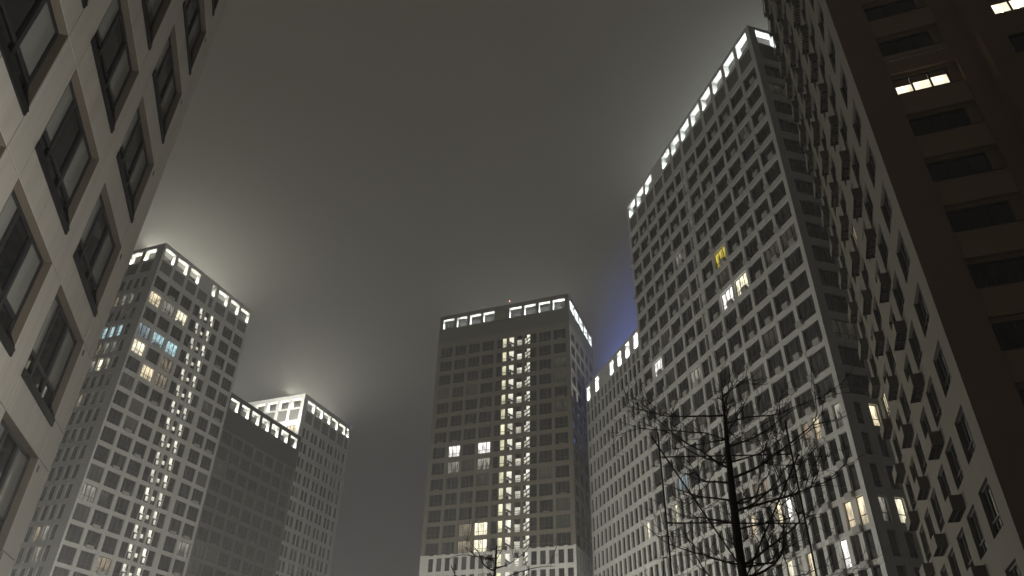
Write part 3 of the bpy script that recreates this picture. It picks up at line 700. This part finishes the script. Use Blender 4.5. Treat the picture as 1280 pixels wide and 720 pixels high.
# ------------------------------------------------------------------ bare trained trees on square frames
def make_tree(az, d, H, label, seed, twigs=1.0, yaw=0.):
    rn = random.Random(seed); P = corner(az, d)
    t = root('bare_tree', P, label, 'tree', 'bare trees trained on frames')
    trunk = MB(); pts = []; rad = []
    for i in range(9):
        k = i / 8; pts.append(Vector((.10 * k * k + .03 * math.sin(k * 7), .02 * math.sin(k * 5), H * k))); rad.append((.088 * (1 - .42 * k)) if k < .8 else (.042 if k < .9 else .012))
    trunk.tube(pts, rad, 10); put('trunk', trunk.mesh('trunk', BARK), t)
    def tr(z):
        k = max(0, min(1, z / H)) * 8; i = min(7, int(k)); return pts[i].lerp(pts[i + 1], k - i)
    rx = Vector((math.cos(R(-az + yaw)), math.sin(R(-az + yaw)), 0)); ry = Vector((-rx.y, rx.x, 0))
    HW = 1.04
    limb = MB(); tw = MB()
    def wander(p, dv, L, r0, n, droop=0., wob=.12):
        q = [p.copy()]; dd = dv.normalized()
        for i in range(n):
            dd = (dd + Vector((rn.gauss(0, wob), rn.gauss(0, wob), rn.gauss(0, wob) + droop))).normalized(); q.append(q[-1] + dd * (L / n))
        return q, [r0 * (1 - .8 * i / n) + .0012 for i in range(n + 1)]
    def sub(p, dv, L, r, depth):
        q, rr = wander(p, dv, L, r, 5 if depth else 4, .05, .16)
        (limb if r > .011 else tw).tube(q, rr, 5 if r > .008 else 4, False)
        if depth <= 0: return
        for j in range(rn.randint(2, 4) if twigs >= 1 else 2):
            k = rn.uniform(.25, .95); i = min(len(q) - 2, int(k * (len(q) - 1)))
            a = Vector((rn.gauss(0, 1), rn.gauss(0, 1), rn.gauss(.35, .7))).normalized(); bd = (q[i + 1] - q[i]).normalized()
            sub(q[i].lerp(q[i + 1], rn.random()), (bd * .7 + a * .8), L * rn.uniform(.35, .6), r * .55, depth - 1)
    tiers = [z for z in (2.7, 3.3, 3.85, 4.35, 4.9, 5.45, 6.0, 6.5) if z < H - .3]
    for ti, z in enumerate(tiers):
        for k in range(5):
            ang = k * 2 * math.pi / 5 + ti * .73 + rn.uniform(-.3, .3)
            if k == 0: ang = rn.uniform(-.25, .25)
            if k == 1: ang = math.pi + rn.uniform(-.25, .25)
            dv = rx * math.cos(ang) + ry * math.sin(ang) + Vector((0, 0, rn.uniform(-.02, .22)))
            L = rn.uniform(1.15, 2.0) ; r = rn.uniform(.012, .023)
            q, rr = wander(tr(z + rn.uniform(-.28, .28)), dv, L, r, 9, .025, .12)
            limb.tube(q, rr, 6, False)
            for j in range(int(rn.randint(5, 8) * twigs)):
                kk = rn.uniform(.2, 1.0); i = min(len(q) - 2, int(kk * (len(q) - 1))); bd = (q[i + 1] - q[i]).normalized()
                a = Vector((rn.gauss(0, 1), rn.gauss(0, 1), rn.gauss(.45, .8))).normalized()
                sub(q[i].lerp(q[i + 1], rn.random()), bd * .6 + a * .8, rn.uniform(.35, .95), r * .38, 2 if twigs >= 1 else 1)
    for j in range(int(9 * twigs)):
        a = Vector((rn.gauss(0, .7), rn.gauss(0, .7), 1)); sub(tr(H - rn.uniform(0, .9)), a, rn.uniform(.5, .95), .012, 2)
    put('limb', limb.mesh('limb', BARK), t); o = put('twig', tw.mesh('twig', BARK), t); o['kind'] = 'stuff'
    # dead leaves still hanging on the twigs
    lf = MB()
    for j in range(int(70 * twigs)):
        v = tw.v[rn.randrange(len(tw.v))]; s = rn.uniform(.015, .035); c = Vector(v)
        a = Vector((rn.gauss(0, 1), rn.gauss(0, 1), rn.gauss(0, 1))).normalized() * s; b = a.orthogonal().normalized() * s * .6
        n0 = len(lf.v); lf.v += [tuple(c), tuple(c + a * .6 + b), tuple(c + a * 1.5), tuple(c + a * .6 - b)]; lf.f.append((n0, n0 + 1, n0 + 2, n0 + 3))
    o = put('dry_leaf', lf.mesh('dry_leaf', BARK), t); o['kind'] = 'stuff'
    # frame
    zt, zb = H - .55, 2.2
    C4 = [rx * (HW * a) + ry * (HW * b) for a, b in ((-1, -1), (1, -1), (1, 1), (-1, 1))]
    for c in C4[:2] if True else C4:
        put('frame_post', MB().tube([c + Vector((0, 0, 0)) + ry * HW, c + Vector((0, 0, zt)) + ry * HW], [.016, .014], 6).mesh('frame_post', POLE), t)
    l0, r0 = -rx * HW, rx * HW
    def stick(p, q, r=.013): put('frame_rail', MB().tube([p, q], [r, r], 6).mesh('frame_rail', POLE), t)
    Z = Vector((0, 0, 1))
    stick(l0 - rx * .12 + Z * (zt - .05) + ry * .02, r0 + rx * .1 + Z * (zb - .1) + ry * .02, .014)
    stick(l0 - rx * .12 + Z * (zb - .1) - ry * .02, r0 + rx * .1 + Z * (zt - .6) - ry * .02, .014)
    for k, zz_ in enumerate(tiers[2::2]): stick(l0 + Z * (zz_ + .12) + ry * .04, r0 + Z * (zz_ - .02) + ry * .04, .011)
    return t
make_tree(17.2, 12.0, 7.1, 'bare branching tree on a pole frame standing before the large grid tower', 11, 1.0)
make_tree(-1.05, 21.5, 7.1, 'bare tree top on a pole frame standing before the taupe tower', 23, .45)

# ------------------------------------------------------------------ courtyard lamps (below the picture; they light the lower facades)
def street_lamp(x, y, h, watt, label):
    t = root('street_lamp', (x, y, 0), label, 'lamp', 'courtyard street lamps')
    put('pole', MB().tube([Vector((0, 0, 0)), Vector((0, 0, .5)), Vector((0, 0, .52)), Vector((0, 0, h - .2))], [.11, .11, .06, .045], 10).mesh('pole', LAMPM), t)
    n = 10; gl = MB(); pts = [Vector((0, 0, -.2 + .4 * i / n)) for i in range(n + 1)]; gl.tube(pts, [max(.02, math.sqrt(max(0, .04 - p.z * p.z))) for p in pts], 12)
    g = put('globe', gl.mesh('globe', GLOBE), t, (0, 0, h))
    ld = bpy.data.lights.new('lamp_light', 'POINT'); ld.energy = watt; ld.color = (1.0, .965, .88); ld.shadow_soft_size = .25
    lo = bpy.data.objects.new('lamp_light', ld); COL.objects.link(lo); lo.parent = g; lo.location = (0, 0, .5)
for x, y, h, k in [(-14, 64, 7, .8), (2, 80, 7, 1.), (-30, 86, 7, 1.), (-12, 98, 7, 1.2), (4, 114, 7, 1.2), (-44, 74, 7, 1.)]:
    street_lamp(x, y, h, LAMP_W * k, 'globe street lamp on a slim pole in the courtyard between the towers')

# unseen flood lamp, added to brighten the near beige facade
t = root('added_flood_light', (-4.6, 7.6, 0), 'added unseen flood light on a short post, brightening the beige panel-clad building', 'lamp')
put('post', MB().tube([Vector((0, 0, 0)), Vector((0, 0, 1.9))], [.05, .04], 8).mesh('post', LAMPM), t)
hd = put('lamp_head', MB().box(-.2, .2, -.12, .12, 0, .22).mesh('lamp_head', LAMPM), t, (0, 0, 1.9))
ld = bpy.data.lights.new('wash_light', 'SPOT'); ld.energy = WASH_W; ld.color = (1.0, .965, .90); ld.spot_size = R(140); ld.spot_blend = 1; ld.shadow_soft_size = .15
lo = bpy.data.objects.new('wash_light', ld); COL.objects.link(lo); lo.parent = hd
lo.location = (0, 0, .4); lo.rotation_euler = Vector((-5.5, 4.5, 12)).to_track_quat('-Z', 'Y').to_euler()

# ------------------------------------------------------------------ haze
hm = bpy.data.materials.new('haze'); hm.use_nodes = True; n = hm.node_tree; n.nodes.clear()
o_ = n.nodes.new('ShaderNodeOutputMaterial'); pv = n.nodes.new('ShaderNodeVolumePrincipled')
pv.inputs['Color'].default_value = (.93, .93, .92, 1); pv.inputs['Density'].default_value = HAZE_DENSITY; pv.inputs['Anisotropy'].default_value = .15
n.links.new(pv.outputs[0], o_.inputs['Volume'])
hz = put('haze', MB().box(-720, 720, -520, 920, -1.2, 104).mesh('haze', hm), None); hz['kind'] = 'stuff'
